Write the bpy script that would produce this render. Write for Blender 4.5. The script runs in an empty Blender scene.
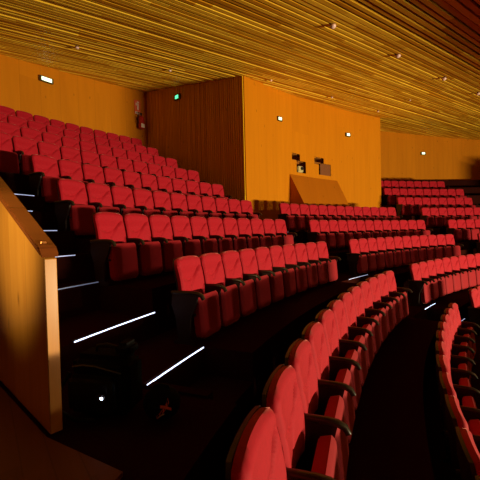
import bpy, bmesh, math, random
from mathutils import Vector, Matrix
random.seed(7)
R = math.radians
scene = bpy.context.scene
col = scene.collection
CX, CY = 16.882, -3.811          # centre of the curved rows
S = 0.55                         # seat spacing


def pol(r, deg, z=0.0):
    a = R(deg)
    return Vector((CX + r * math.cos(a), CY + r * math.sin(a), z))


# ------------------------------------------------------------------ materials
def new_mat(name):
    m = bpy.data.materials.new(name)
    m.use_nodes = True
    nt = m.node_tree
    return m, nt, nt.nodes['Principled BSDF']


def nd(nt, typ, **kw):
    n = nt.nodes.new(typ)
    for k, v in kw.items():
        setattr(n, k, v)
    return n


def mth(nt, op, a, b=None):
    n = nd(nt, 'ShaderNodeMath', operation=op)
    for i, v in enumerate((a, b)):
        if v is None:
            continue
        if isinstance(v, (int, float)):
            n.inputs[i].default_value = v
        else:
            nt.links.new(v, n.inputs[i])
    return n.outputs[0]


def plain(name, colr, rough=.6, metal=0.0, spec=.5, noise=0.0, scale=30):
    m, nt, b = new_mat(name)
    b.inputs['Roughness'].default_value = rough
    b.inputs['Metallic'].default_value = metal
    b.inputs['Specular IOR Level'].default_value = spec
    tc = nd(nt, 'ShaderNodeTexCoord')
    nz = nd(nt, 'ShaderNodeTexNoise')
    nz.inputs['Scale'].default_value = scale
    nz.inputs['Detail'].default_value = 3
    nt.links.new(tc.outputs['Object'], nz.inputs['Vector'])
    mx = nd(nt, 'ShaderNodeMix', data_type='RGBA')
    k = 1 - noise
    mx.inputs['A'].default_value = (colr[0] * k, colr[1] * k, colr[2] * k, 1)
    k = 1 + noise
    mx.inputs['B'].default_value = (min(1, colr[0] * k), min(1, colr[1] * k), min(1, colr[2] * k), 1)
    nt.links.new(nz.outputs['Fac'], mx.inputs['Factor'])
    nt.links.new(mx.outputs['Result'], b.inputs['Base Color'])
    return m


def fabric(name, colr):
    m = plain(name, colr, .75, 0, .25, .12, 45)
    b = m.node_tree.nodes['Principled BSDF']
    b.inputs['Sheen Weight'].default_value = .6
    b.inputs['Sheen Roughness'].default_value = .4
    b.inputs['Sheen Tint'].default_value = (1, .35, .3, 1)
    nt = m.node_tree
    tc = nd(nt, 'ShaderNodeTexCoord')
    nz = nd(nt, 'ShaderNodeTexNoise')
    nz.inputs['Scale'].default_value = 350
    nt.links.new(tc.outputs['Object'], nz.inputs['Vector'])
    bp = nd(nt, 'ShaderNodeBump')
    bp.inputs['Strength'].default_value = .12
    bp.inputs['Distance'].default_value = .002
    nt.links.new(nz.outputs['Fac'], bp.inputs['Height'])
    nt.links.new(bp.outputs['Normal'], b.inputs['Normal'])
    return m


def emit(name, colr, strength):
    m, nt, b = new_mat(name)
    b.inputs['Base Color'].default_value = (*colr, 1)
    b.inputs['Emission Color'].default_value = (*colr, 1)
    b.inputs['Emission Strength'].default_value = strength
    return m


def wood(name, dark, light, pw=.62, ph=2.4, grain=9.0, var=.35, rough=.45, coat=0.0, spec=.4, plank_along_u=False):
    """panelled wood driven by the UV map (metres): u across the grain, v along it"""
    m, nt, b = new_mat(name)
    L = nt.links
    uv = nd(nt, 'ShaderNodeUVMap')
    sp = nd(nt, 'ShaderNodeSeparateXYZ')
    L.new(uv.outputs[0], sp.inputs[0])
    u, v = sp.outputs[0], sp.outputs[1]
    pu = mth(nt, 'FLOOR', mth(nt, 'DIVIDE', u, pw))
    w1 = nd(nt, 'ShaderNodeTexWhiteNoise', noise_dimensions='1D')
    L.new(pu, w1.inputs['W'])
    pv = mth(nt, 'FLOOR', mth(nt, 'ADD', mth(nt, 'DIVIDE', v, ph), w1.outputs['Value']))
    cb = nd(nt, 'ShaderNodeCombineXYZ')
    L.new(pu, cb.inputs[0]); L.new(pv, cb.inputs[1])
    w2 = nd(nt, 'ShaderNodeTexWhiteNoise', noise_dimensions='2D')
    L.new(cb.outputs[0], w2.inputs['Vector'])
    cg = nd(nt, 'ShaderNodeCombineXYZ')
    L.new(mth(nt, 'MULTIPLY', u, grain), cg.inputs[0])
    L.new(mth(nt, 'MULTIPLY', v, grain * .07), cg.inputs[1])
    L.new(mth(nt, 'MULTIPLY', w2.outputs['Value'], 9.0), cg.inputs[2])
    nz = nd(nt, 'ShaderNodeTexNoise')
    nz.inputs['Scale'].default_value = 1.0
    nz.inputs['Detail'].default_value = 5
    nz.inputs['Roughness'].default_value = .65
    L.new(cg.outputs[0], nz.inputs['Vector'])
    f = mth(nt, 'ADD', mth(nt, 'MULTIPLY', mth(nt, 'SUBTRACT', nz.outputs['Fac'], .5), 1.1),
            mth(nt, 'ADD', .5, mth(nt, 'MULTIPLY', mth(nt, 'SUBTRACT', w2.outputs['Value'], .5), var * 2)))
    cr = nd(nt, 'ShaderNodeMix', data_type='RGBA')
    cr.clamp_factor = True
    cr.inputs['A'].default_value = (*dark, 1)
    cr.inputs['B'].default_value = (*light, 1)
    L.new(f, cr.inputs['Factor'])
    # knots
    vo = nd(nt, 'ShaderNodeTexVoronoi')
    vo.inputs['Scale'].default_value = 1.0
    ck = nd(nt, 'ShaderNodeCombineXYZ')
    L.new(mth(nt, 'MULTIPLY', u, 3.2), ck.inputs[0]); L.new(mth(nt, 'MULTIPLY', v, 1.4), ck.inputs[1])
    L.new(ck.outputs[0], vo.inputs['Vector'])
    kn = nd(nt, 'ShaderNodeMapRange')
    kn.inputs['From Min'].default_value = .02
    kn.inputs['From Max'].default_value = .10
    kn.inputs['To Min'].default_value = .55
    kn.inputs['To Max'].default_value = 1
    L.new(vo.outputs['Distance'], kn.inputs['Value'])
    # thin seam between panels
    fr = mth(nt, 'FRACT', mth(nt, 'DIVIDE', u, pw))
    ed = mth(nt, 'GREATER_THAN', mth(nt, 'ABSOLUTE', mth(nt, 'SUBTRACT', fr, .5)), .5 - .004 / pw)
    sm = mth(nt, 'SUBTRACT', 1.0, mth(nt, 'MULTIPLY', ed, .25))
    tot = mth(nt, 'MULTIPLY', kn.outputs[0], sm)
    vm = nd(nt, 'ShaderNodeVectorMath', operation='SCALE')
    L.new(cr.outputs['Result'], vm.inputs[0]); L.new(tot, vm.inputs['Scale'])
    L.new(vm.outputs[0], b.inputs['Base Color'])
    b.inputs['Roughness'].default_value = rough
    b.inputs['Specular IOR Level'].default_value = spec
    b.inputs['Coat Weight'].default_value = coat
    b.inputs['Coat Roughness'].default_value = .12
    return m


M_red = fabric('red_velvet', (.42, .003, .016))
M_redpan_shaded = fabric('red_velvet_shaded', (.30, .003, .011))  # same velvet as the backs, darkened: shade on the pans put into the colour
M_shell = plain('black_plastic', (.012, .011, .012), .4, 0, .5, .2, 60)
M_arm = plain('armrest_plastic', (.030, .022, .012), .32, 0, .5, .2, 60)
M_steel = plain('dark_steel', (.020, .007, .006), .5, .2, .5, .2, 40)
M_wall = wood('amber_wall_panel', (.52, .165, .0020), (.68, .23, .0035), .61, 9, 5, .12, .6, 0, .12)
M_booth = wood('booth_front_panel', (.55, .175, .0020), (.70, .24, .0035), 1.22, 9, 5, .06, .6, 0, .12)
M_ribs = wood('ribbed_panel', (.72, .36, .006), (.95, .58, .012), .11, 3.0, 9, .30, .6, 0, .12)
M_slat = wood('ceiling_slat', (.58, .24, .005), (.98, .60, .04), .22, 1.9, 9, .50, .5, 0, .2)
M_backing = plain('ceiling_void', (.05, .016, .003), .9, 0, .1, .3, 4)
M_carpet = plain('dark_red_carpet', (.034, .006, .004), .95, 0, 0, .3, 60)
M_riser = plain('riser_board', (.030, .006, .004), .9, 0, 0, .25, 12)
M_landing = wood('landing_floorboards', (.14, .04, .012), (.22, .07, .02), .14, 1.6, 12, .3, .5)
M_parapet = wood('varnished_parapet', (.50, .17, .02), (.78, .33, .05), .4, 4, 12, .2, .28, .5, .5)
M_cap = wood('varnished_rail', (.17, .038, .008), (.30, .08, .016), .3, 4, 14, .2, .25, .4, .5)
M_hood = wood('hood_board', (.40, .115, .003), (.50, .15, .004), 3, 9, 4, .05, .65, 0, .12)
M_niche = plain('niche_lining', (.30, .10, .010), .8, 0, .2, .2, 8)
M_white_light = emit('step_light_glow', (.62, .72, 1.0), 3.2)
M_mid_light = emit('step_light_mid', (.58, .64, .95), .8)
M_dim_light = emit('step_light_dim', (.40, .50, .80), .22)
M_frame = plain('grey_metal_frame', (.14, .10, .05), .4, .7, .5, .1, 20)
M_em_light = emit('emergency_glow', (.80, 1.0, .62), 2.2)
M_green = emit('exit_green_glow', (.10, .95, .42), 1.6)
M_alu = plain('channel_metal', (.05, .05, .055), .35, .8, .5, .1, 30)
M_spot = plain('pale_pink_glass', (.85, .55, .50), .35, 0, .5, .05, 20)
M_spotbody = plain('spot_body', (.10, .05, .03), .5, .2, .5, .1, 20)
M_black = plain('black_nylon', (.005, .0045, .0045), .85, 0, .1, .4, 90)
M_black2 = plain('black_nylon_shiny', (.007, .006, .006), .55, 0, .2, .3, 40)
M_zip = plain('pale_zip', (.10, .11, .07), .4, .4, .5, .1, 40)
M_orange = plain('orange_print', (.85, .16, .03), .6, 0, .3, .1, 40)
M_cream = plain('cream_print', (.8, .62, .45), .6, 0, .3, .1, 40)
M_led = emit('small_led', (.7, .85, 1.0), 8)
M_exred = plain('extinguisher_red', (.45, .02, .015), .3, 0, .5, .1, 20)
M_exwhite = plain('sign_white', (.85, .75, .65), .5, 0, .4, .05, 20)
M_signred = plain('sign_red', (.75, .12, .05), .5, 0, .4, .05, 20)
M_paper = plain('pale_equipment', (.62, .50, .22), .6, 0, .4, .5, 14)


# ------------------------------------------------------------------ mesh helpers
def to_obj(name, bm, mats, parent=None, smooth=False, kind=None):
    me = bpy.data.meshes.new(name)
    bmesh.ops.recalc_face_normals(bm, faces=bm.faces)
    if smooth:
        for e_ in bm.edges:
            if len(e_.link_faces) == 2 and e_.calc_face_angle(0) > .75:
                e_.smooth = False
    bm.to_mesh(me)
    bm.free()
    if not isinstance(mats, (list, tuple)):
        mats = [mats]
    for m in mats:
        me.materials.append(m)
    if smooth:
        for p in me.polygons:
            p.use_smooth = True
    o = bpy.data.objects.new(name, me)
    col.objects.link(o)
    if parent:
        o.parent = parent
    if kind:
        o['kind'] = kind
    return o


def box(bm, c, s, rot=None, mi=0):
    m = Matrix.Translation(Vector(c)) @ (rot.to_4x4() if rot else Matrix.Identity(4)) @ Matrix.Diagonal((*s, 1))
    g = bmesh.ops.create_cube(bm, size=1, matrix=m)
    fs = {f for v in g['verts'] for f in v.link_faces}
    for f in fs:
        f.material_index = mi
    return g['verts']


def bevel_all(bm, w, seg=2):
    bmesh.ops.bevel(bm, geom=[e for e in bm.edges if e.calc_length() > w * 1.5], offset=w, segments=seg, affect='EDGES', clamp_overlap=True)


def cyl(bm, p0, p1, r0, r1=None, n=16):
    p0, p1 = Vector(p0), Vector(p1)
    d = p1 - p0
    q = d.to_track_quat('Z', 'Y').to_matrix().to_4x4()
    m = Matrix.Translation((p0 + p1) / 2) @ q
    bmesh.ops.create_cone(bm, cap_ends=True, segments=n, radius1=r0, radius2=r0 if r1 is None else r1, depth=d.length, matrix=m)


def tube(bm, pts, r, n=8):
    pts = [Vector(p) for p in pts]
    rings = []
    for i, p in enumerate(pts):
        t = (pts[min(i + 1, len(pts) - 1)] - pts[max(i - 1, 0)]).normalized()
        a = t.orthogonal().normalized()
        if i and rings:
            a = (lastA - t * lastA.dot(t)).normalized()
        lastA = a
        b = t.cross(a)
        rings.append([bm.verts.new(p + (a * math.cos(2 * math.pi * k / n) + b * math.sin(2 * math.pi * k / n)) * r) for k in range(n)])
    for i in range(len(rings) - 1):
        for k in range(n):
            bm.faces.new((rings[i][k], rings[i][(k + 1) % n], rings[i + 1][(k + 1) % n], rings[i + 1][k]))
    bm.faces.new(rings[0]); bm.faces.new(rings[-1])


def empty(name, loc, rz, label=None, cat=None, group=None):
    o = bpy.data.objects.new(name, None)
    o.empty_display_size = .1
    o.location = loc
    o.rotation_euler = (0, 0, rz)
    col.objects.link(o)
    if label: o['label'] = label
    if cat: o['category'] = cat
    if group: o['group'] = group
    return o


# ------------------------------------------------------------------ tiers of the floor
RR = {'Y': 15.25, 'Z': 16.51, 'A': 17.67, 'B': 19.30, 'C': 20.67, 'D': 21.94, 'E': 23.20, 'F': 24.48, 'G': 25.79, 'H': 27.11, 'I': 28.41}
ZZ = {'Y': -2.10, 'Z': -1.479, 'A': -.899, 'B': -.282, 'C': .324, 'D': .950, 'E': 1.575, 'F': 2.207, 'G': 2.848, 'H': 3.493, 'I': 4.144}
rows = 'YZABCDEFGHI'
FL = {k: ZZ[k] - 1.0 for k in rows}
NOSE = .95                       # tier edge this far in front of the seat-back line
TREAD = .37                      # aisle step edge in front of the seat-back line
WALL_R = 29.2
WALL_RR = 28.3


def booth_r(th):
    return 23.0 + (136.25 - th) * .051


def wedge(bm, r0, r1, t0, t1, z0, z1, step=1.0, rf=None, mi_top=0, mi_side=1):
    n = max(1, int(math.ceil(abs(t1 - t0) / step)))
    prev = None
    for i in range(n + 1):
        t = t0 + (t1 - t0) * i / n
        a = r0(t) if callable(r0) else r0
        b = r1(t) if callable(r1) else r1
        ring = [bm.verts.new(pol(a, t, z0)), bm.verts.new(pol(b, t, z0)), bm.verts.new(pol(b, t, z1)), bm.verts.new(pol(a, t, z1))]
        if prev:
            for k in range(4):
                f = bm.faces.new((prev[k], prev[(k + 1) % 4], ring[(k + 1) % 4], ring[k]))
                f.material_index = mi_top if k == 2 else mi_side
        else:
            f = bm.faces.new(ring); f.material_index = mi_side
        prev = ring
    f = bm.faces.new(prev); f.material_index = mi_side


DZ1 = {'C': .05, 'D': .13, 'E': .15}
TR1 = {'C': .09}
AISLES = {}                      # row -> list of (high angle, low angle)
b1 = {'A': (162.28 + 2.5 * 1.915, 14), 'B': (156.10, 10), 'C': (155.80, 11), 'D': (154.59, 11), 'E': (153.56, 11), 'F': (153.85, 12), 'G': (152.90, 12), 'H': (152.0, 12), 'I': (151.19, 12), 'Z': (162.9 + 2 * 1.9087, 14)}
b2 = {'Z': (134.68, 2), 'A': (136.04, 11), 'B': (135.93, 12), 'C': (135.55, 13), 'D': (135.06, 13)}
b3 = {'B': (111.79, 2), 'C': (111.69, 5), 'D': (111.96, 8), 'E': (112.40, 9), 'F': (111.50, 10), 'G': (110.0, 9)}


SP = {'A1': 1.915}


def stp(row, seg):
    return SP['A1'] if (row == 'A' and seg[0] > 150) else math.degrees(S / RR[row])


def end_of(row, seg):
    return seg[0] - seg[1] * stp(row, seg)


bm = bmesh.new()
for i, k in enumerate(rows):
    n0 = RR[k] - NOSE
    if k == 'Y': n0 = 9.0
    n1 = (RR[rows[i + 1]] - NOSE) if i + 1 < len(rows) else WALL_R + .3
    lo = FL[k] - .75
    # keep the tiers under the aisles cut back to the step edge (half-steps fill them below)
    cut = []
    if k in b1 and k not in 'Z':
        hi = 159.0 if k in 'AB' else (b1[k][0] + 4.0)
        if k == 'A':
            cut.append((end_of(k, b1[k]), 136.04))
        elif k in 'BCDE':
            cut.append((hi, b1[k][0]))
            cut.append((end_of(k, b1[k]), b2.get(k, (136.3, 0))[0]))
        else:
            cut.append((end_of(k, b1[k]), 136.35))
    if k == 'Z': cut.append((140.0, 134.68))
    if k in 'CD': cut.append((end_of(k, b2[k]), b3[k][0]))
    if k == 'B': cut.append((116.33, 111.79))
    if k in 'EF': cut.append((end_of(k, b3[k]), end_of(k, b3[k]) - 4))
    tmax, tmin = 159.3, 84.0
    if k in 'YZA': tmax = 178
    if k == 'B': tmax = 159.0
    # whole-tier segments
    cur = tmax
    spans = []
    for a, b in sorted(cut, reverse=True):
        spans.append((cur, a, 0)); spans.append((a, b, 1)); cur = b
    spans.append((cur, tmin, 0))
    for a, b, is_cut in spans:
        if a - b < .05: continue
        parts = [(a, b)]
        if k in 'EFGHI':      # leave out what lies inside the projection booth
            parts = []
            if a > 136.3: parts.append((a, max(b, 136.3)))
            if b < 112.6: parts.append((min(a, 112.6), b))
        for p, q in parts:
            if p - q < .02: continue
            if is_cut:
                dz_, tr_, hz_ = (DZ1.get(k, 0), TR1.get(k, TREAD), {'C': 0, 'D': .09, 'E': .14}.get(k, 0)) if q > 150 else (0, TREAD, 0)
                wedge(bm, n0, RR[k] - tr_, p, q, lo, FL[k] - .31 + hz_)
                wedge(bm, RR[k] - tr_, n1, p, q, lo, FL[k] + dz_)
            else:
                wedge(bm, n0, n1, p, q, lo, FL[k])
# landing beside the camera, on the level of row B
wedge(bm, 18.1, 22.5, 176, 159.3, -2.6, -1.30)
wedge(bm, 18.35, 19.72, 159.3, 159.0, -2.6, -1.28)
floor = to_obj('floor', bm, [M_carpet, M_riser], kind='structure')

# boarded part of the landing (beside the parapet)
bm = bmesh.new()
pts = [(-1.26, 2.17), (-.66, 1.83), (-1.15, .1), (-1.32, -2.5), (-4.6, -2.3), (-4.4, 3.6), (-2.77, 3.57)]
vs = [bm.verts.new((x, y, -1.275)) for x, y in pts]
vs2 = [bm.verts.new((x, y, -1.30)) for x, y in pts]
bm.faces.new(vs); bm.faces.new(vs2)
for i in range(len(pts)):
    bm.faces.new((vs[i], vs[(i + 1) % len(pts)], vs2[(i + 1) % len(pts)], vs2[i]))
uvl = bm.loops.layers.uv.new('UVMap')
for f in bm.faces:
    for l in f.loops:
        l[uvl].uv = (l.vert.co.x * .8 + l.vert.co.y * .6, l.vert.co.y * .8 - l.vert.co.x * .6)
o = to_obj('floor_landing', bm, M_landing, kind='structure')


# ------------------------------------------------------------------ ceiling (tilted plane with slats)
nA = Vector((math.cos(R(118)), math.sin(R(118))))
cA = CX * nA.x + CY * nA.y


def ceil_z(x, y):
    return 5.38 + .21 * (x * nA.x + y * nA.y - cA - 21.84)


ax = Vector((math.cos(R(126)), math.sin(R(126)), 0))       # across the slats
al = Vector((-math.sin(R(126)), math.cos(R(126)), 0))      # along the slats


def cpt(d, s, dz=0.0):
    x = CX + ax.x * d + al.x * s
    y = CY + ax.y * d + al.y * s
    return Vector((x, y, ceil_z(x, y) + dz))


bm = bmesh.new()
q = [cpt(6, -24, .10), cpt(6, 28, .10), cpt(34, 28, .10), cpt(34, -24, .10)]
vs = [bm.verts.new(p) for p in q]
bm.faces.new(vs)
vs2 = [bm.verts.new(p + Vector((0, 0, .2))) for p in q]
bm.faces.new(vs2)
for i in range(4):
    bm.faces.new((vs[i], vs[(i + 1) % 4], vs2[(i + 1) % 4], vs2[i]))
for f in bm.faces: f.material_index = 1
uvl = bm.loops.layers.uv.new('UVMap')
d = 7.0
idx = 0
rs = random.Random(3)
while d < 31.5:
    pitch = .155
    w = rs.choice((.08, .09, .10, .11, .12))
    h = rs.choice((.05, .055, .06, .07))
    dz = rs.choice((0, 0, 0, .008, .012, .02))
    s0, s1 = -23.5, 27.5
    P = [cpt(d, s0, dz), cpt(d + w, s0, dz), cpt(d + w, s0, dz + h), cpt(d, s0, dz + h),
         cpt(d, s1, dz), cpt(d + w, s1, dz), cpt(d + w, s1, dz + h), cpt(d, s1, dz + h)]
    V = [bm.verts.new(p) for p in P]
    for fi, (a, b, c, e) in enumerate(((0, 1, 5, 4), (1, 2, 6, 5), (2, 3, 7, 6), (3, 0, 4, 7))):
        f = bm.faces.new((V[a], V[b], V[c], V[e]))
        base = idx * .22 + .03
        uu = (base, base + .16, base + .16, base)
        vv = (s0, s0, s1, s1)
        for l, x1, y1 in zip(f.loops, uu, vv):
            l[uvl].uv = (x1, y1)
    d += pitch
    idx += 1
ceil = to_obj('ceiling', bm, [M_slat, M_backing], kind='structure')


# ------------------------------------------------------------------ walls
def curved_wall(name, rfun, t0, t1, zb, mat, thick=.25, step=.8, holes=(), extra_t=(), kind='structure'):
    """wall standing on an arc, up to the ceiling; holes are (t_hi, t_lo, z0, z1) boxes"""
    bm = bmesh.new()
    uvl = bm.loops.layers.uv.new('UVMap')
    ts = [t0 + (t1 - t0) * i / max(1, round(abs(t1 - t0) / step)) for i in range(round(abs(t1 - t0) / step) + 1)]
    for h in holes: ts += [h[0], h[1]]
    ts = sorted(set(round(t, 4) for t in ts), reverse=t0 > t1)
    zs = sorted({zb, 99.0} | {h[2] for h in holes} | {h[3] for h in holes})
    cache = {}

    def V(t, z, back=0):
        key = (t, z, back)
        if key not in cache:
            r = rfun(t) + back * thick
            p = pol(r, t, 0)
            p.z = z if z < 90 else ceil_z(p.x, p.y) + .12
            cache[key] = bm.verts.new(p)
        return cache[key]

    for i in range(len(ts) - 1):
        for j in range(len(zs) - 1):
            tm, zm = (ts[i] + ts[i + 1]) / 2, (zs[j] + (zs[j + 1] if zs[j + 1] < 90 else zs[j] + .1)) / 2
            if any(h[1] < tm < h[0] and h[2] < zm < h[3] for h in holes):
                continue
            for back in (0, 1):
                f = bm.faces.new((V(ts[i], zs[j], back), V(ts[i + 1], zs[j], back), V(ts[i + 1], zs[j + 1], back), V(ts[i], zs[j + 1], back)))
                for l in f.loops:
                    pass
    # rims
    for f in list(bm.faces): pass
    for t in (ts[0], ts[-1]):
        for j in range(len(zs) - 1):
            bm.faces.new((V(t, zs[j], 0), V(t, zs[j], 1), V(t, zs[j + 1], 1), V(t, zs[j + 1], 0)))
    for f in bm.faces:
        for l in f.loops:
            c = l.vert.co
            t = math.degrees(math.atan2(c.y - CY, c.x - CX)) % 360
            l[uvl].uv = (R(t) * 25.0, c.z)
    return to_obj(name, bm, mat, kind=kind)


curved_wall('wall_back', lambda t: WALL_R, 180, 136.2, 0.5, M_wall)
curved_wall('wall_right', lambda t: WALL_RR, 113.0, 84.0, 0.3, M_wall)


# pixel-derived opening corners on the booth front
H = [(128.81, 127.40, 2.94, 3.23), (128.01, 126.38, 2.46, 2.96),
     (124.86, 123.15, 2.96, 3.28), (124.06, 121.89, 2.51, 3.04)]
curved_wall('wall_booth_front', booth_r, 136.25, 112.5, -1.5, M_booth, thick=.18, holes=H)

# booth side walls: ribbed boards on the left one
def straight_wall(name, a, b, zb, mat, ribs=0, thick=.12, side=1):
    bm = bmesh.new()
    uvl = bm.loops.layers.uv.new('UVMap')
    a, b = Vector((a[0], a[1], 0)), Vector((b[0], b[1], 0))
    dr = (b - a); ln = dr.length; dr.normalize()
    nn = Vector((-dr.y, dr.x, 0)) * side
    def slab(u0, u1, off0, off1, z0):
        P = []
        for off in (off0, off1):
            for u in (u0, u1):
                p = a + dr * u + nn * off
                P.append((p.x, p.y, z0)); P.append((p.x, p.y, ceil_z(p.x, p.y) + .12))
        V = [bm.verts.new(p) for p in P]
        for f in ((0, 1, 3, 2), (4, 5, 7, 6), (0, 1, 5, 4), (2, 3, 7, 6), (0, 2, 6, 4), (1, 3, 7, 5)):
            fc = bm.faces.new([V[i] for i in f])
            for l in fc.loops:
                c = l.vert.co
                l[uvl].uv = ((c - a).dot(dr), c.z)
    slab(0, ln, -thick, 0, zb)
    if ribs:
        u = .02
        rr = random.Random(5)
        while u < ln - .08:
            slab(u, u + .075, .001, rr.choice((.025, .032, .04)), zb + .01)
            u += .11
    return to_obj(name, bm, mat, kind='structure')


pl0, pl1 = pol(23.02, 136.25), pol(29.3, 136.25)
straight_wall('wall_booth_left', (pl0.x, pl0.y), (pl1.x, pl1.y), .4, M_ribs, ribs=1, side=1)
pr0, pr1 = pol(booth_r(112.5), 112.5), pol(28.4, 112.5)
straight_wall('wall_booth_right', (pr0.x, pr0.y), (pr1.x, pr1.y), .4, M_booth, side=-1)

# niches behind the openings
def niche(name, h, depth, back_mat, label_kind='structure'):
    bm = bmesh.new()
    t_hi, t_lo, z0, z1 = h
    tm = (t_hi + t_lo) / 2
    ra = booth_r(tm) + .181
    e = .02
    for (a, b, c, d_, r0, r1) in ((t_hi + .25, t_hi, z0, z1, ra, ra + depth), (t_lo, t_lo - .25, z0, z1, ra, ra + depth),
                                  (t_hi + .25, t_lo - .25, z0 - .08, z0, ra, ra + depth), (t_hi + .25, t_lo - .25, z1, z1 + .08, ra, ra + depth)):
        wedge(bm, r0, r1, a, b, c, d_, step=5)
    wedge(bm, ra + depth, ra + depth + .05, t_hi + .25, t_lo - .25, z0 - .08, z1 + .08, step=5, mi_top=1, mi_side=1)
    return to_obj(name, bm, [M_niche, back_mat], kind='structure')


niche('window_1', H[0], .35, M_niche)
niche('window_2', H[1], .45, M_niche)
niche('window_3', H[2], .35, M_niche)
niche('window_4', H[3], .30, M_niche)

# half-open brown shutter set in the lower right opening
bm = bmesh.new()
wedge(bm, booth_r(122.8) + .05, booth_r(122.8) + .08, 123.55, 121.95, 2.52, 3.03, step=5)
o = to_obj('window_shutter', bm, plain('brown_shutter', (.20, .055, .004), .6), )
o['label'] = 'brown board shutter filling the lower right projection opening of the booth'; o['category'] = 'shutter'
# pale projector seen in the lower left opening
pj = pol(booth_r(127.1) + .20, 127.05, 2.462)
pr = empty('projector', pj, R(127.05 + 90), 'pale projector standing inside the lower left opening of the booth wall', 'projector')
bm = bmesh.new(); box(bm, (0, 0, .17), (.34, .26, .26)); bevel_all(bm, .03); to_obj('projector_body', bm, M_paper, pr)
bm = bmesh.new(); cyl(bm, (-.05, .12, .20), (-.05, .19, .20), .075, .065); to_obj('lens', bm, M_shell, pr)
bm = bmesh.new()
for sx in (-.12, .12): cyl(bm, (sx, .05, 0), (sx, .05, .05), .02)
to_obj('foot', bm, M_steel, pr)

# sloping hood under the openings
bm = bmesh.new()
uvl = bm.loops.layers.uv.new('UVMap')
n = 8
prev = None
t_a, t_b = 129.25, 120.75
for i in range(n + 1):
    t = t_a + (t_b - t_a) * i / n
    rw = booth_r(t) - .003
    A = bm.verts.new(pol(rw, t, 2.33)); B = bm.verts.new(pol(rw - .74, t, 1.06)); C = bm.verts.new(pol(rw, t, 1.06))
    cur = (A, B, C)
    if prev:
        for k in range(3):
            bm.faces.new((prev[k], prev[(k + 1) % 3], cur[(k + 1) % 3], cur[k]))
    else:
        bm.faces.new(cur)
    prev = cur
bm.faces.new(prev)
for f in bm.faces:
    for l in f.loops:
        l[uvl].uv = (l.vert.co.x, l.vert.co.z)
# plinth carrying it down to the floor behind row D
wedge(bm, lambda t: booth_r(t) - .70, lambda t: booth_r(t) - .003, t_a, t_b, -.045, 1.06, step=1)
o = to_obj('projection_hood', bm, M_hood)
o['label'] = 'sloping orange board hood below the projection openings behind the seats'; o['category'] = 'hood'


# ------------------------------------------------------------------ theatre seat
def back_profile(t):
    """centre line of the front surface: (y, z) for t 0..1"""
    z = .40 + .60 * t
    y = .030 * (1 - t) + .024 * math.sin(math.pi * min(1, t * 1.25)) - .012 * t
    return y, z


def make_backrest():
    bm = bmesh.new()
    nx, nz = 34, 40
    W = .256
    grid_f, grid_b = [], []

    def seg_d(px, pz, a, b):
        ax_, az_ = a; bx_, bz_ = b
        dx, dz = bx_ - ax_, bz_ - az_
        u = max(0, min(1, ((px - ax_) * dx + (pz - az_) * dz) / (dx * dx + dz * dz)))
        return math.hypot(px - ax_ - u * dx, pz - az_ - u * dz)

    smile = []
    for i in range(13):
        u = i / 12
        smile.append((-.20 + .40 * u, .760 - .055 * math.sin(math.pi * min(1, u * 1.15)) + .12 * u ** 2.2))
    fold = [(.155, .845), (.10, .79), (.03, .72), (-.03, .65), (-.055, .56), (-.06, .47)]
    for j in range(nz + 1):
        t = j / nz
        y0, z0 = back_profile(t)
        # half width with rounded top corners
        w = W
        top = (1.0 - z0)
        if top < .075:
            k = 1 - top / .075
            w = W - .055 * (1 - math.sqrt(max(0, 1 - k * k)))
        rf, rb = [], []
        for i in range(nx + 1):
            s = -1 + 2 * i / nx
            x = w * s
            edge = min(1, (1 - abs(s)) / .22)
            puff = .034 * (1 - (1 - edge) ** 2.4)
            tt = min(1, (1 - t) / .10)
            puff *= (1 - (1 - tt) ** 2.5)
            wrap = .085 * abs(s) ** 2.4 * (.35 + .65 * (1 - t) ** .5)          # wings bend gently forward
            zz = z0 - .018 * s * s * (t ** 3)
            y = y0 + puff + wrap * .5
            X = -x                                  # world left = +x local, crease mirrored to match
            dmin = min(seg_d(X, zz, smile[m], smile[m + 1]) for m in range(len(smile) - 1))
            dmin2 = min(seg_d(X, zz, fold[m], fold[m + 1]) for m in range(len(fold) - 1))
            y -= .021 * math.exp(-(dmin / .012) ** 2) + .018 * math.exp(-(dmin2 / .012) ** 2)
            if zz > .78: y += .006 * edge
            rf.append(bm.verts.new((x, y, zz)))
            rb.append(bm.verts.new((x, y0 - .035 + wrap * .4, zz - .006)))
        grid_f.append(rf); grid_b.append(rb)
    for g in (grid_f, grid_b):
        for j in range(nz):
            for i in range(nx):
                bm.faces.new((g[j][i], g[j][i + 1], g[j + 1][i + 1], g[j + 1][i]))
    for j in range(nz):
        for i in (0, nx):
            bm.faces.new((grid_f[j][i], grid_f[j + 1][i], grid_b[j + 1][i], grid_b[j][i]))
    for i in range(nx):
        for j in (0, nz):
            bm.faces.new((grid_f[j][i], grid_f[j][i + 1], grid_b[j][i + 1], grid_b[j][i]))
    return bm


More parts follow.
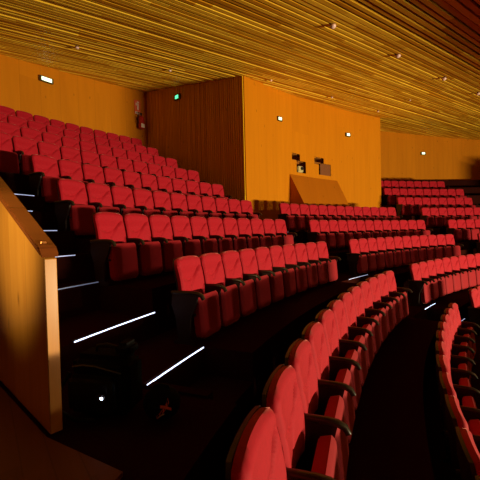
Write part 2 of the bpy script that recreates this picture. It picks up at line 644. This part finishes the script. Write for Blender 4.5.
def make_shell():
    bm = bmesh.new()
    nx, nz = 10, 14
    F, B = [], []
    for j in range(nz + 1):
        t = j / nz
        y0, z0 = back_profile(t)
        z0 = .30 + (z0 - .40) * (.70 - .006) / .60
        w = .250
        if 1.0 - z0 < .07:
            k = min(1, 1 - (1.0 - z0) / .07); w = .250 - .055 * (1 - math.sqrt(max(0, 1 - k * k)))
        rf, rb = [], []
        for i in range(nx + 1):
            s = -1 + 2 * i / nx
            wrap = .034 * abs(s) ** 2.4 * (.35 + .65 * (1 - t) ** .5)
            rf.append(bm.verts.new((w * s, y0 - .037 + wrap, z0 - .012 * s * s * t ** 3)))
            rb.append(bm.verts.new((w * s * .98, y0 - .062 + wrap - .02 * (1 - s * s) * math.sin(math.pi * t), z0 - .012 * s * s * t ** 3 - .004)))
        F.append(rf); B.append(rb)
    for g in (F, B):
        for j in range(nz):
            for i in range(nx):
                bm.faces.new((g[j][i], g[j][i + 1], g[j + 1][i + 1], g[j + 1][i]))
    for j in range(nz):
        for i in (0, nx):
            bm.faces.new((F[j][i], F[j + 1][i], B[j + 1][i], B[j][i]))
    for i in range(nx):
        for j in (0, nz):
            bm.faces.new((F[j][i], F[j][i + 1], B[j][i + 1], B[j][i]))
    return bm


def make_pan():
    """tipped-up seat pan: rounded upholstered slab, front face bulging"""
    bm = bmesh.new()
    nx, nz = 18, 22
    F, B = [], []
    for j in range(nz + 1):
        t = j / nz
        z = .055 + .50 * t
        yc = .315 - .040 * t
        w = .228 + .006 * math.sin(math.pi * t)
        for tt, rad in ((t * .51, .08), ((1 - t) * .51, .045)):
            if tt < rad:
                k = 1 - tt / rad
                w -= rad * .75 * (1 - math.sqrt(max(0, 1 - k * k)))
        rf, rb = [], []
        for i in range(nx + 1):
            s = -1 + 2 * i / nx
            e = min(1, (1 - abs(s)) / .20)
            et = min(1, min(t, 1 - t) / .12)
            p = (1 - (1 - e) ** 2.4) * (1 - (1 - et) ** 2.4)
            rf.append(bm.verts.new((w * s, yc + .030 * p, z)))
            rb.append(bm.verts.new((w * s, yc - .075 - .022 * p, z - .022 * t)))
        F.append(rf); B.append(rb)
    for g in (F, B):
        for j in range(nz):
            for i in range(nx):
                bm.faces.new((g[j][i], g[j][i + 1], g[j + 1][i + 1], g[j + 1][i]))
    for j in range(nz):
        for i in (0, nx):
            bm.faces.new((F[j][i], F[j + 1][i], B[j + 1][i], B[j][i]))
    for i in range(nx):
        for j in (0, nz):
            bm.faces.new((F[j][i], F[j][i + 1], B[j][i + 1], B[j][i]))
    return bm


def make_arm(x):
    bm = bmesh.new()
    prof = [(-.05, .590, .020), (.03, .596, .022), (.13, .600, .025), (.24, .600, .027), (.31, .592, .027), (.355, .570, .025), (.378, .530, .018)]
    rings = []
    for i, (y, z, hw) in enumerate(prof):
        a = Vector((0, prof[min(i + 1, 6)][0] - prof[max(i - 1, 0)][0], prof[min(i + 1, 6)][1] - prof[max(i - 1, 0)][1])).normalized()
        up = Vector((0, -a.z, a.y))
        ring = []
        for k in range(12):
            an = 2 * math.pi * k / 12
            cx_ = math.copysign(abs(math.cos(an)) ** .6, math.cos(an)) * hw
            cz_ = math.copysign(abs(math.sin(an)) ** .7, math.sin(an)) * .022
            ring.append(bm.verts.new(Vector((x + cx_, y, z)) + up * cz_))
        rings.append(ring)
    for i in range(6):
        for k in range(12):
            bm.faces.new((rings[i][k], rings[i][(k + 1) % 12], rings[i + 1][(k + 1) % 12], rings[i + 1][k]))
    bm.faces.new(rings[0]); bm.faces.new(rings[-1])
    return bm


def make_standard(x):
    bm = bmesh.new()
    pr = [(-.03, 0), (.24, 0), (.24, .03), (.185, .06), (.20, .30), (.29, .50), (.31, .583), (-.04, .583), (-.05, .45), (.0, .30), (.03, .06), (-.03, .03)]
    th = .014
    L = [bm.verts.new((x - th, y, z)) for y, z in pr]
    Rr = [bm.verts.new((x + th, y, z)) for y, z in pr]
    bm.faces.new(L); bm.faces.new(Rr)
    for i in range(len(pr)):
        j = (i + 1) % len(pr)
        bm.faces.new((L[i], L[j], Rr[j], Rr[i]))
    return bm


def make_hinge():
    bm = bmesh.new()
    cyl(bm, (-.262, .24, .34), (.262, .24, .34), .016, n=10)
    return bm


SEATLABEL = 'red tip-up theatre seat'
proto = empty('theatre_seat', (0, 0, 0), 0)
to_obj('backrest', make_backrest(), M_red, proto, smooth=True)
to_obj('back_shell', make_shell(), M_shell, proto, smooth=True)
to_obj('seat_pan', make_pan(), M_redpan_shaded, proto, smooth=True)
to_obj('hinge_bar', make_hinge(), M_steel, proto)
to_obj('armrest', make_arm(-.275), M_arm, proto, smooth=True)
to_obj('side_frame', make_standard(-.275), M_steel, proto)
arm2 = to_obj('armrest', make_arm(.275), M_arm, proto, smooth=True)
frm2 = to_obj('side_frame', make_standard(.275), M_steel, proto)
parts = [c for c in proto.children if c not in (arm2, frm2)]
extra = [arm2, frm2]
ORD = ['zeroth', 'first', 'second', 'third', 'fourth', 'fifth', 'sixth', 'seventh', 'eighth', 'ninth', 'tenth', 'eleventh', 'twelfth', 'thirteenth', 'fourteenth']
used_proto = False


def place_seat(row, th, label, group, first):
    global used_proto
    loc = pol(RR[row], th, FL[row])
    rz = R(th + 90)
    if first and not used_proto:
        o = proto
        used_proto = True
    else:
        o = proto.copy()
        col.objects.link(o)
        for c in parts + (extra if first else []):
            d_ = c.copy()
            col.objects.link(d_)
            d_.parent = o
    o.location = loc
    o.rotation_euler = (0, 0, rz)
    o['label'] = label
    o['category'] = 'seat'
    o['group'] = group
    return o


def place_row(row, seg, where, from_right=False, skip_before=0):
    th0, n = seg
    step = stp(row, seg)
    for i in range(n):
        k = n - i if from_right else i + 1
        side = 'right' if from_right else 'left'
        if k == 1:
            lab = f'red tip-up seat at the {side} end of the {where}'
        else:
            lab = f'red tip-up seat, {ORD[k]} from the {side} in the {where}'
        o = place_seat(row, th0 - (i + .5) * step, lab, f'red seats in the {where}', i == 0)
        o.scale = (1.08, 1, 1) if row == 'A' and th0 > 150 else (1, 1, 1)


names1 = {'Z': 'curved row at the lower right edge', 'A': 'big foreground row', 'B': 'row just above the lit aisle steps',
          'C': 'left block second row up', 'D': 'left block third row up', 'E': 'left block fourth row up', 'F': 'left block fifth row up',
          'G': 'left block sixth row up', 'H': 'left block seventh row up', 'I': 'topmost row by the left wall'}
for k in 'ZABCDEFGHI':
    place_row(k, b1[k], names1[k], from_right=k in 'ZAFGHI')
names2 = {'Z': 'short lowest row at the right edge', 'A': 'centre block lowest row', 'B': 'centre block second row up', 'C': 'centre block third row up',
          'D': 'centre row against the booth wall'}
for k in 'ZABCD':
    place_row(k, b2[k], names2[k])
names3 = {'B': 'far right block lowest row', 'C': 'far right block second row up', 'D': 'far right block third row up', 'E': 'far right block fourth row up',
          'F': 'far right block fifth row up', 'G': 'far right block topmost row'}
for k in 'BCDEFG':
    place_row(k, b3[k], names3[k], from_right=k in 'EFG')


# ------------------------------------------------------------------ step lights
def step_light(r, ta, tb, z, label, bright=2):
    p = pol(r, (ta + tb) / 2, z)
    e = empty('step_light', p, 0, label, 'step light', 'light strips on the aisle steps')
    for nm, m, dr0, dr1, z0, z1, e0 in (('channel', M_alu, -.004, .030, -.004, .010, 0), ('light_strip', (M_dim_light, M_mid_light, M_white_light)[bright], -.008, -.004, -.006, .006, 0)):
        b_ = bmesh.new()
        wedge(b_, r + dr0, r + dr1, ta - e0, tb + e0, z + z0 + .002, z + z1 + .002, step=.5)
        for v in b_.verts: v.co -= p
        to_obj(nm, b_, m, e)


step_light(18.93, 159.25, 156.2, -1.28, 'bright white light strip on the lowest aisle step beside the black bags', 2)
step_light(19.72, 159.25, 155.7, -.985, 'bright white light strip on the second aisle step up from the bags', 2)
step_light(20.58, 157.9, 155.9, -.626, 'dim blue light strip on aisle step beyond the parapet end', 0)
step_light(20.99, 157.0, 155.9, -.27, 'short dim light strip just above the parapet end', 1)
step_light(21.57, 156.1, 155.4, .08, 'short pale light strip behind the parapet rail, third above its end', 1)
step_light(22.25, 155.6, 155.15, .405, 'tiny light strip behind the parapet rail, fourth above its end', 1)
step_light(22.83, 155.3, 154.05, .725, 'pale light strip highest behind the parapet rail at left edge', 1)
step_light(17.28, 137.0, 134.3, -1.90, 'bright light strip on middle aisle step right of the foreground row', 2)
step_light(16.68, 136.0, 133.9, -2.20, 'small light strip beside the end of the lower right row', 1)
step_light(18.92, 138.4, 134.9, -1.28, 'pale light strip on middle aisle step above the foreground row end', 1)
step_light(18.30, 140.4, 138.8, -1.59, 'tiny light strip next to the top of the foreground row', 1)
step_light(21.57, 136.8, 135.1, -.05, 'small light strip at right end of the left block second row', 0)
step_light(23.53, 137.7, 136.9, .90, 'small blue-white light strip at the foot of the ribbed booth wall', 1)
step_light(21.57, 116.0, 113.0, -.05, 'faint light strip on far aisle step below the booth corner', 0)
step_light(20.30, 115.6, 112.6, -.676, 'faint light strip on far aisle step, one below the booth corner strip', 0)
step_light(22.83, 99.5, 97.5, .575, 'small light strip at the far right beside the wall', 0)


# ------------------------------------------------------------------ wall fixtures
def wall_fixture(name, r, th, z, w, h, mat_glow, label, cat, group=None, depth=.06, rot=None, ww=.72, hh=.62):
    e = empty(name, pol(r, th, z) if rot is None else r, R(th + 90) if rot is None else rot, label, cat, group)
    b_ = bmesh.new(); box(b_, (0, depth / 2 + .002, 0), (w, depth, h)); bevel_all(b_, .012); to_obj('housing', b_, M_frame, e)
    b_ = bmesh.new(); box(b_, (0, depth + .008, 0), (w * ww, .02, h * hh)); bevel_all(b_, .006); to_obj('lamp_lens', b_, mat_glow, e)
    return e


wall_fixture('emergency_light', WALL_R - .05, 145.05, 5.76, .50, .20, M_em_light, 'bright white emergency light high on the left back wall', 'wall light', 'emergency lights on the walls')
wall_fixture('emergency_light', booth_r(130.85), 130.85, 4.42, .28, .17, M_em_light, 'greenish white emergency light on the booth front, the left one', 'wall light', 'emergency lights on the walls', ww=.6, hh=.6)
wall_fixture('emergency_light', booth_r(118.75) - .03, 118.75, 4.63, .30, .18, M_em_light, 'greenish white emergency light on the booth front, the right one', 'wall light', 'emergency lights on the walls', ww=.6, hh=.6)
wall_fixture('emergency_light', WALL_RR, 98.15, 5.14, .36, .20, M_em_light, 'small emergency light on the far right back wall', 'wall light', 'emergency lights on the walls', ww=.6, hh=.6)
dr = (pl1 - pl0); dr.z = 0; dr.normalize()
nn = Vector((-dr.y, dr.x, 0))
pg = pl0 + dr * 3.72 + nn * .042
pg.z = 5.70
wall_fixture('exit_light', pg, 0, 0, .40, .22, M_green, 'glowing green exit light on the ribbed side wall', 'exit light', rot=math.atan2(-nn.x, nn.y), ww=.5, hh=.62)

# extinguisher and its sign, near the corner
sg = empty('extinguisher_sign', pol(WALL_R - .01, 137.28, 5.80), R(137.28 + 90), 'small red and white fire extinguisher sign in the wall corner', 'sign')
b_ = bmesh.new(); box(b_, (0, .012, 0), (.30, .02, .66)); to_obj('sign_plate', b_, M_signred, sg)
b_ = bmesh.new()
box(b_, (-.02, .027, .04), (.06, .006, .30)); box(b_, (-.02, .027, .24), (.10, .006, .05)); box(b_, (.07, .027, .13), (.05, .006, .12)); box(b_, (0, .027, -.25), (.24, .006, .10))
to_obj('sign_print', b_, M_exwhite, sg)
ex = empty('fire_extinguisher', pol(WALL_R - .05, 137.15, 4.80), R(137.15 + 90), 'dark red fire extinguisher hanging on the wall below its sign', 'fire extinguisher')
b_ = bmesh.new(); cyl(b_, (0, .16, 0), (0, .16, .48), .13, .13, 20); cyl(b_, (0, .16, .48), (0, .16, .58), .13, .05, 20); to_obj('cylinder_body', b_, M_exred, ex, smooth=False)
b_ = bmesh.new(); cyl(b_, (0, .16, .58), (0, .16, .68), .035); box(b_, (.05, .16, .70), (.20, .04, .03)); to_obj('valve', b_, M_steel, ex)
b_ = bmesh.new(); tube(b_, [(.04, .16, .64), (.14, .18, .62), (.18, .18, .45), (.17, .20, .20)], .016); to_obj('hose', b_, M_shell, ex)
b_ = bmesh.new(); box(b_, (0, .285, .12), (.17, .02, .17)); to_obj('data_label', b_, M_exwhite, ex)
b_ = bmesh.new(); box(b_, (0, .02, .30), (.20, .04, .45)); to_obj('wall_bracket', b_, M_steel, ex)

# ------------------------------------------------------------------ ceiling downlights
def ceiling_spot(x, y, label, sc=1.0):
    e = empty('ceiling_spotlight', (x, y, ceil_z(x, y)), R(125), label, 'ceiling light', 'small ceiling lights between the slats')
    b_ = bmesh.new(); cyl(b_, (0, 0, .08), (0, 0, -.01 * sc), .062 * sc, .062 * sc); to_obj('light_body', b_, M_spotbody, e)
    b_ = bmesh.new()
    bmesh.ops.create_uvsphere(b_, u_segments=16, v_segments=8, radius=.066 * sc, matrix=Matrix.Translation((-.0, 0, -.025 * sc)) @ Matrix.Diagonal((1, 1, .75, 1)))
    to_obj('glass_dome', b_, M_spot, e, smooth=True)


ceiling_spot(2.08, 7.45, 'pink-white ceiling light nearest the top edge', 1.0)
ceiling_spot(4.14, 8.93, 'pink-white ceiling light, second in the front line from the left', 1.0)
ceiling_spot(6.29, 10.58, 'pink-white ceiling light, third in the front line from the left', 1.0)
ceiling_spot(8.30, 12.0, 'ceiling light at the right edge of the picture', 1.0)
ceiling_spot(3.91, 14.32, 'small ceiling light just above the booth front middle', .7)
ceiling_spot(6.70, 16.56, 'small ceiling light just above the right booth corner', .7)
ceiling_spot(6.85, 13.8, 'tiny ceiling light between the front line and booth right corner', .5)
ceiling_spot(-4.64, 10.28, 'dark little ceiling light above the left back wall', .8)
ceiling_spot(-2.27, 12.04, 'little ceiling light above the ribbed side wall', .8)
ceiling_spot(1.23, 12.35, 'little ceiling light close to the left booth corner', .7)


# ------------------------------------------------------------------ parapet with sloping rail
A0 = Vector((-1.245, 2.19, 0)); A1 = Vector((-2.75, 3.60, 0))
dr = (A1 - A0); LN = dr.length; dr.normalize()
nf = Vector((-dr.y, dr.x, 0))
if nf.dot(-A0) < 0: nf = -nf                       # towards the camera side
z_end, slope = -.125, .47
par = empty('parapet', (A0.x, A0.y, -1.275), 0, 'varnished wooden parapet with sloping dark rail at the left edge', 'parapet')


def par_slab(bm, u0, u1, o0, o1, zb, zt, uvl):
    P = []
    for off in (o0, o1):
        for u in (u0, u1):
            p = A0 + dr * u + nf * off - Vector((A0.x, A0.y, -1.275))
            b0 = zb if not callable(zb) else zb(u)
            P.append((p.x, p.y, b0 + 1.275)); P.append((p.x, p.y, zt(u) + 1.275))
    V = [bm.verts.new(p) for p in P]
    for f in ((0, 1, 3, 2), (4, 5, 7, 6), (0, 1, 5, 4), (2, 3, 7, 6), (0, 2, 6, 4), (1, 3, 7, 5)):
        fc = bm.faces.new([V[i] for i in f])
        for l in fc.loops:
            c = l.vert.co
            l[uvl].uv = (c.x * dr.x + c.y * dr.y + (c.x * nf.x + c.y * nf.y) * .9, c.z)


bm = bmesh.new(); uvl = bm.loops.layers.uv.new('UVMap')
par_slab(bm, .0, LN, 0, -.075, -1.275, lambda u: z_end + slope * u - .02, uvl)
bevel_all(bm, .004, 1)
to_obj('wood_panel', bm, M_parapet, par)
bm = bmesh.new(); uvl = bm.loops.layers.uv.new('UVMap')
zo = 1.275 + z_end
prof_ = [(-.004, -.012), (.055, .062), (LN, .062 + slope * (LN - .055)), (LN, slope * LN - .04)]
W0 = [];
for off in (.020, -.095):
    W0.append([bm.verts.new((dr.x * u + nf.x * off, dr.y * u + nf.y * off, zo + z)) for u, z in prof_])
bm.faces.new(W0[0]); bm.faces.new(W0[1])
for i in range(4):
    bm.faces.new((W0[0][i], W0[0][(i + 1) % 4], W0[1][(i + 1) % 4], W0[1][i]))
for f in bm.faces:
    for l in f.loops:
        c = l.vert.co
        l[uvl].uv = (c.z, c.x * dr.x + c.y * dr.y)
bevel_all(bm, .008, 2)
to_obj('handrail', bm, M_cap, par)
bm = bmesh.new(); 
p = A0 + dr * .10 - nf * .03 - Vector((A0.x, A0.y, -1.275))
cyl(bm, (p.x, p.y, z_end + slope * .045 + 1.275 + .058), (p.x, p.y, z_end + slope * .045 + 1.275 + .070), .020, .017, 16)
to_obj('rail_glint', bm, plain('glint_orange', (.8, .3, .08), .3, .6), par)  # small orange disc standing in for a highlight on the rail


# ------------------------------------------------------------------ black bags on the landing
def rbox(bm, c, s, w, rot=None):
    b2_ = bmesh.new()
    box(b2_, (0, 0, 0), s); bevel_all(b2_, w, 3)
    m = Matrix.Translation(Vector(c)) @ (rot.to_4x4() if rot else Matrix.Identity(4))
    b2_.transform(m)
    me = bpy.data.meshes.new('tmp'); b2_.to_mesh(me); b2_.free(); bm.from_mesh(me); bpy.data.meshes.remove(me)


bag = empty('camera_backpack', (-1.0, 2.53, -1.28), R(-15), 'large black camera backpack standing on the landing beside the parapet end', 'bag')
bm = bmesh.new(); rbox(bm, (0, 0, .21), (.48, .26, .42), .06); to_obj('bag_body', bm, M_black, bag, smooth=True)
bm = bmesh.new(); rbox(bm, (-.02, -.15, .17), (.38, .09, .26), .035); to_obj('front_pocket', bm, M_black2, bag, smooth=True)
bm = bmesh.new(); tube(bm, [(-.19, -.135, .345), (-.10, -.137, .362), (0, -.137, .360), (.12, -.137, .340), (.2, -.132, .325)], .005); to_obj('zip', bm, M_zip, bag)
bm = bmesh.new(); tube(bm, [(-.09, 0, .41), (-.08, 0, .46), (0, 0, .475), (.08, 0, .46), (.09, 0, .41)], .013); to_obj('carry_handle', bm, M_black2, bag, smooth=True)
bm = bmesh.new(); rbox(bm, (.17, .0, .46), (.12, .16, .10), .03); to_obj('top_roll', bm, M_black, bag, smooth=True)
bm = bmesh.new(); tube(bm, [(-.22, -.13, .30), (-.27, -.19, .18), (-.25, -.20, .05), (-.10, -.23, .02), (.05, -.22, .03)], .014); to_obj('shoulder_strap', bm, M_black2, bag, smooth=True)
bm = bmesh.new(); rbox(bm, (.10, -.21, .185), (.06, .03, .045), .008); bk = to_obj('buckle', bm, M_steel, bag)
bm = bmesh.new(); rbox(bm, (.115, -.230, .19), (.022, .010, .018), .004); to_obj('status_light', bm, M_led, bk)['label'] = 'tiny bright blue-white light'

pch = empty('round_pouch', (-.575, 2.40, -1.28), R(-10), 'black rounded pouch with an orange print, right of the backpack', 'pouch')
bm = bmesh.new()
bmesh.ops.create_uvsphere(bm, u_segments=28, v_segments=16, radius=1, matrix=Matrix.Translation((0, 0, .135)) @ Matrix.Diagonal((.13, .12, .135, 1)))
for v in bm.verts:
    if v.co.z < .03: v.co.z = .03 - (.03 - v.co.z) * .3
for v in bm.verts: v.co.z *= .86
zmin = min(v.co.z for v in bm.verts)
for v in bm.verts: v.co.z -= zmin
to_obj('pouch_body', bm, M_black, pch, smooth=True)


def stripe(pts, w, mat, name):
    """print that hugs the pouch: points in (azimuth, height)"""
    bm = bmesh.new()
    prev = None
    for a, z in pts:
        k = []
        for s in (-1, 1):
            zz = z + s * w / 2
            t = max(-1, min(1, (zz - .135) / .135))
            rr = math.sqrt(max(0, 1 - t * t))
            k.append(bm.verts.new((math.sin(R(a)) * .132 * rr, -math.cos(R(a)) * .122 * rr, zz * .86 - zmin)))
        if prev: bm.faces.new((prev[0], prev[1], k[1], k[0]))
        prev = k
    return to_obj(name, bm, mat, pch)


stripe([(2, .07), (14, .10), (26, .135), (36, .17), (44, .20)], .034, M_orange, 'orange_print')
stripe([(16, .165), (28, .16), (40, .145), (50, .13)], .022, M_orange, 'orange_print')
stripe([(6, .075), (14, .085), (22, .10), (28, .105)], .012, M_cream, 'cream_print')
bm = bmesh.new(); tube(bm, [(-.06, 0, .19), (-.05, 0, .215), (0, 0, .225), (.05, 0, .215), (.06, 0, .19)], .009); to_obj('pouch_handle', bm, M_black2, pch, smooth=True)

# ------------------------------------------------------------------ unseen beam set to shade the near ceiling (behind and right of the camera)
bm = bmesh.new()
dH = 11.5
q0 = pol(0, 0)


def hp(d_, s_, z):
    v = Vector((CX, CY, 0)) + ax * d_ + al * s_
    return Vector((v.x, v.y, z))


P = [hp(dH, -24, 1.86), hp(dH, 28, 1.86), hp(dH - .3, 28, 1.86), hp(dH - .3, -24, 1.86)]
T = [Vector((p.x, p.y, ceil_z(p.x, p.y) + .25)) for p in P]
V = [bm.verts.new(p) for p in P] + [bm.verts.new(p) for p in T]
for f in ((0, 1, 2, 3), (4, 5, 6, 7), (0, 1, 5, 4), (1, 2, 6, 5), (2, 3, 7, 6), (3, 0, 4, 7)):
    bm.faces.new([V[i] for i in f])
to_obj('wall_shade_beam', bm, M_backing, kind='structure')

# unseen low wall below the lowest row, added to shade risers and lower seats
bm = bmesh.new()
wedge(bm, 14.9, 15.02, 168, 96, -3.2, -2.0, step=2)
to_obj('wall_added_shade', bm, M_riser, kind='structure')

# unseen block added beyond the right edge to shade the right wall's far end
bm = bmesh.new()
box(bm, (18.0, 18.6, 2.0), (2.6, .5, 2.1)); bevel_all(bm, .25, 4)
for x_ in (17.1, 18.9):
    cyl(bm, (x_, 18.6, 3.0), (x_, 18.6, ceil_z(x_, 18.6) + .1), .03)
to_obj('shade_block_1', bm, M_shell, kind='structure')

# ------------------------------------------------------------------ light
L1 = bpy.data.lights.new('stage_work_light', 'AREA')
L1.shape = 'RECTANGLE'
L1.size = 6.0
L1.size_y = .55
L1.energy = 5700
L1.color = (1.0, .84, .50)
lo = bpy.data.objects.new('stage_work_light', L1)
lo.location = (19.2, -1.7, -2.95)
tgt = Vector((math.cos(R(145)), math.sin(R(145)), .15))
lo.rotation_euler = tgt.to_track_quat('-Z', 'Y').to_euler()
col.objects.link(lo)

L2 = bpy.data.lights.new('parapet_fill', 'SPOT')  # added unseen spot that brightens the upper parapet face
L2.energy = 360
L2.color = (1.0, .82, .36)
L2.spot_size = R(36)
L2.spot_blend = .9
L2.shadow_soft_size = .10
l2 = bpy.data.objects.new('parapet_fill', L2)
l2.location = (-2.9, .9, .95)
l2.rotation_euler = (Vector((-1.72, 2.62, .02)) - Vector(l2.location)).to_track_quat('-Z', 'Y').to_euler()
col.objects.link(l2)

w = bpy.data.worlds.new('dim_hall')
scene.world = w
w.use_nodes = True
bg = w.node_tree.nodes['Background']
bg.inputs[0].default_value = (1.0, .40, .22, 1)
bg.inputs[1].default_value = .035

# ------------------------------------------------------------------ camera
cam = bpy.data.cameras.new('camera')
cam.sensor_width = 36
cam.lens = 36 * 345.79 / 480
cam.clip_start = .02
cam.clip_end = 200
co = bpy.data.objects.new('camera', cam)
pt, ro = -.0239, -.02373
c, s = math.cos(pt), math.sin(pt)
fwd = Vector((0, c, s)); up0 = Vector((0, -s, c)); rt0 = Vector((1, 0, 0))
rt = rt0 * math.cos(ro) + up0 * math.sin(ro)
up = -rt0 * math.sin(ro) + up0 * math.cos(ro)
m = Matrix((rt, up, -fwd)).transposed().to_4x4()
co.matrix_world = m
col.objects.link(co)
scene.camera = co
scene.view_settings.view_transform = 'Standard'
scene.view_settings.look = 'None'
scene.view_settings.exposure = 0
scene.view_settings.gamma = 1
scene.view_settings.use_curve_mapping = False
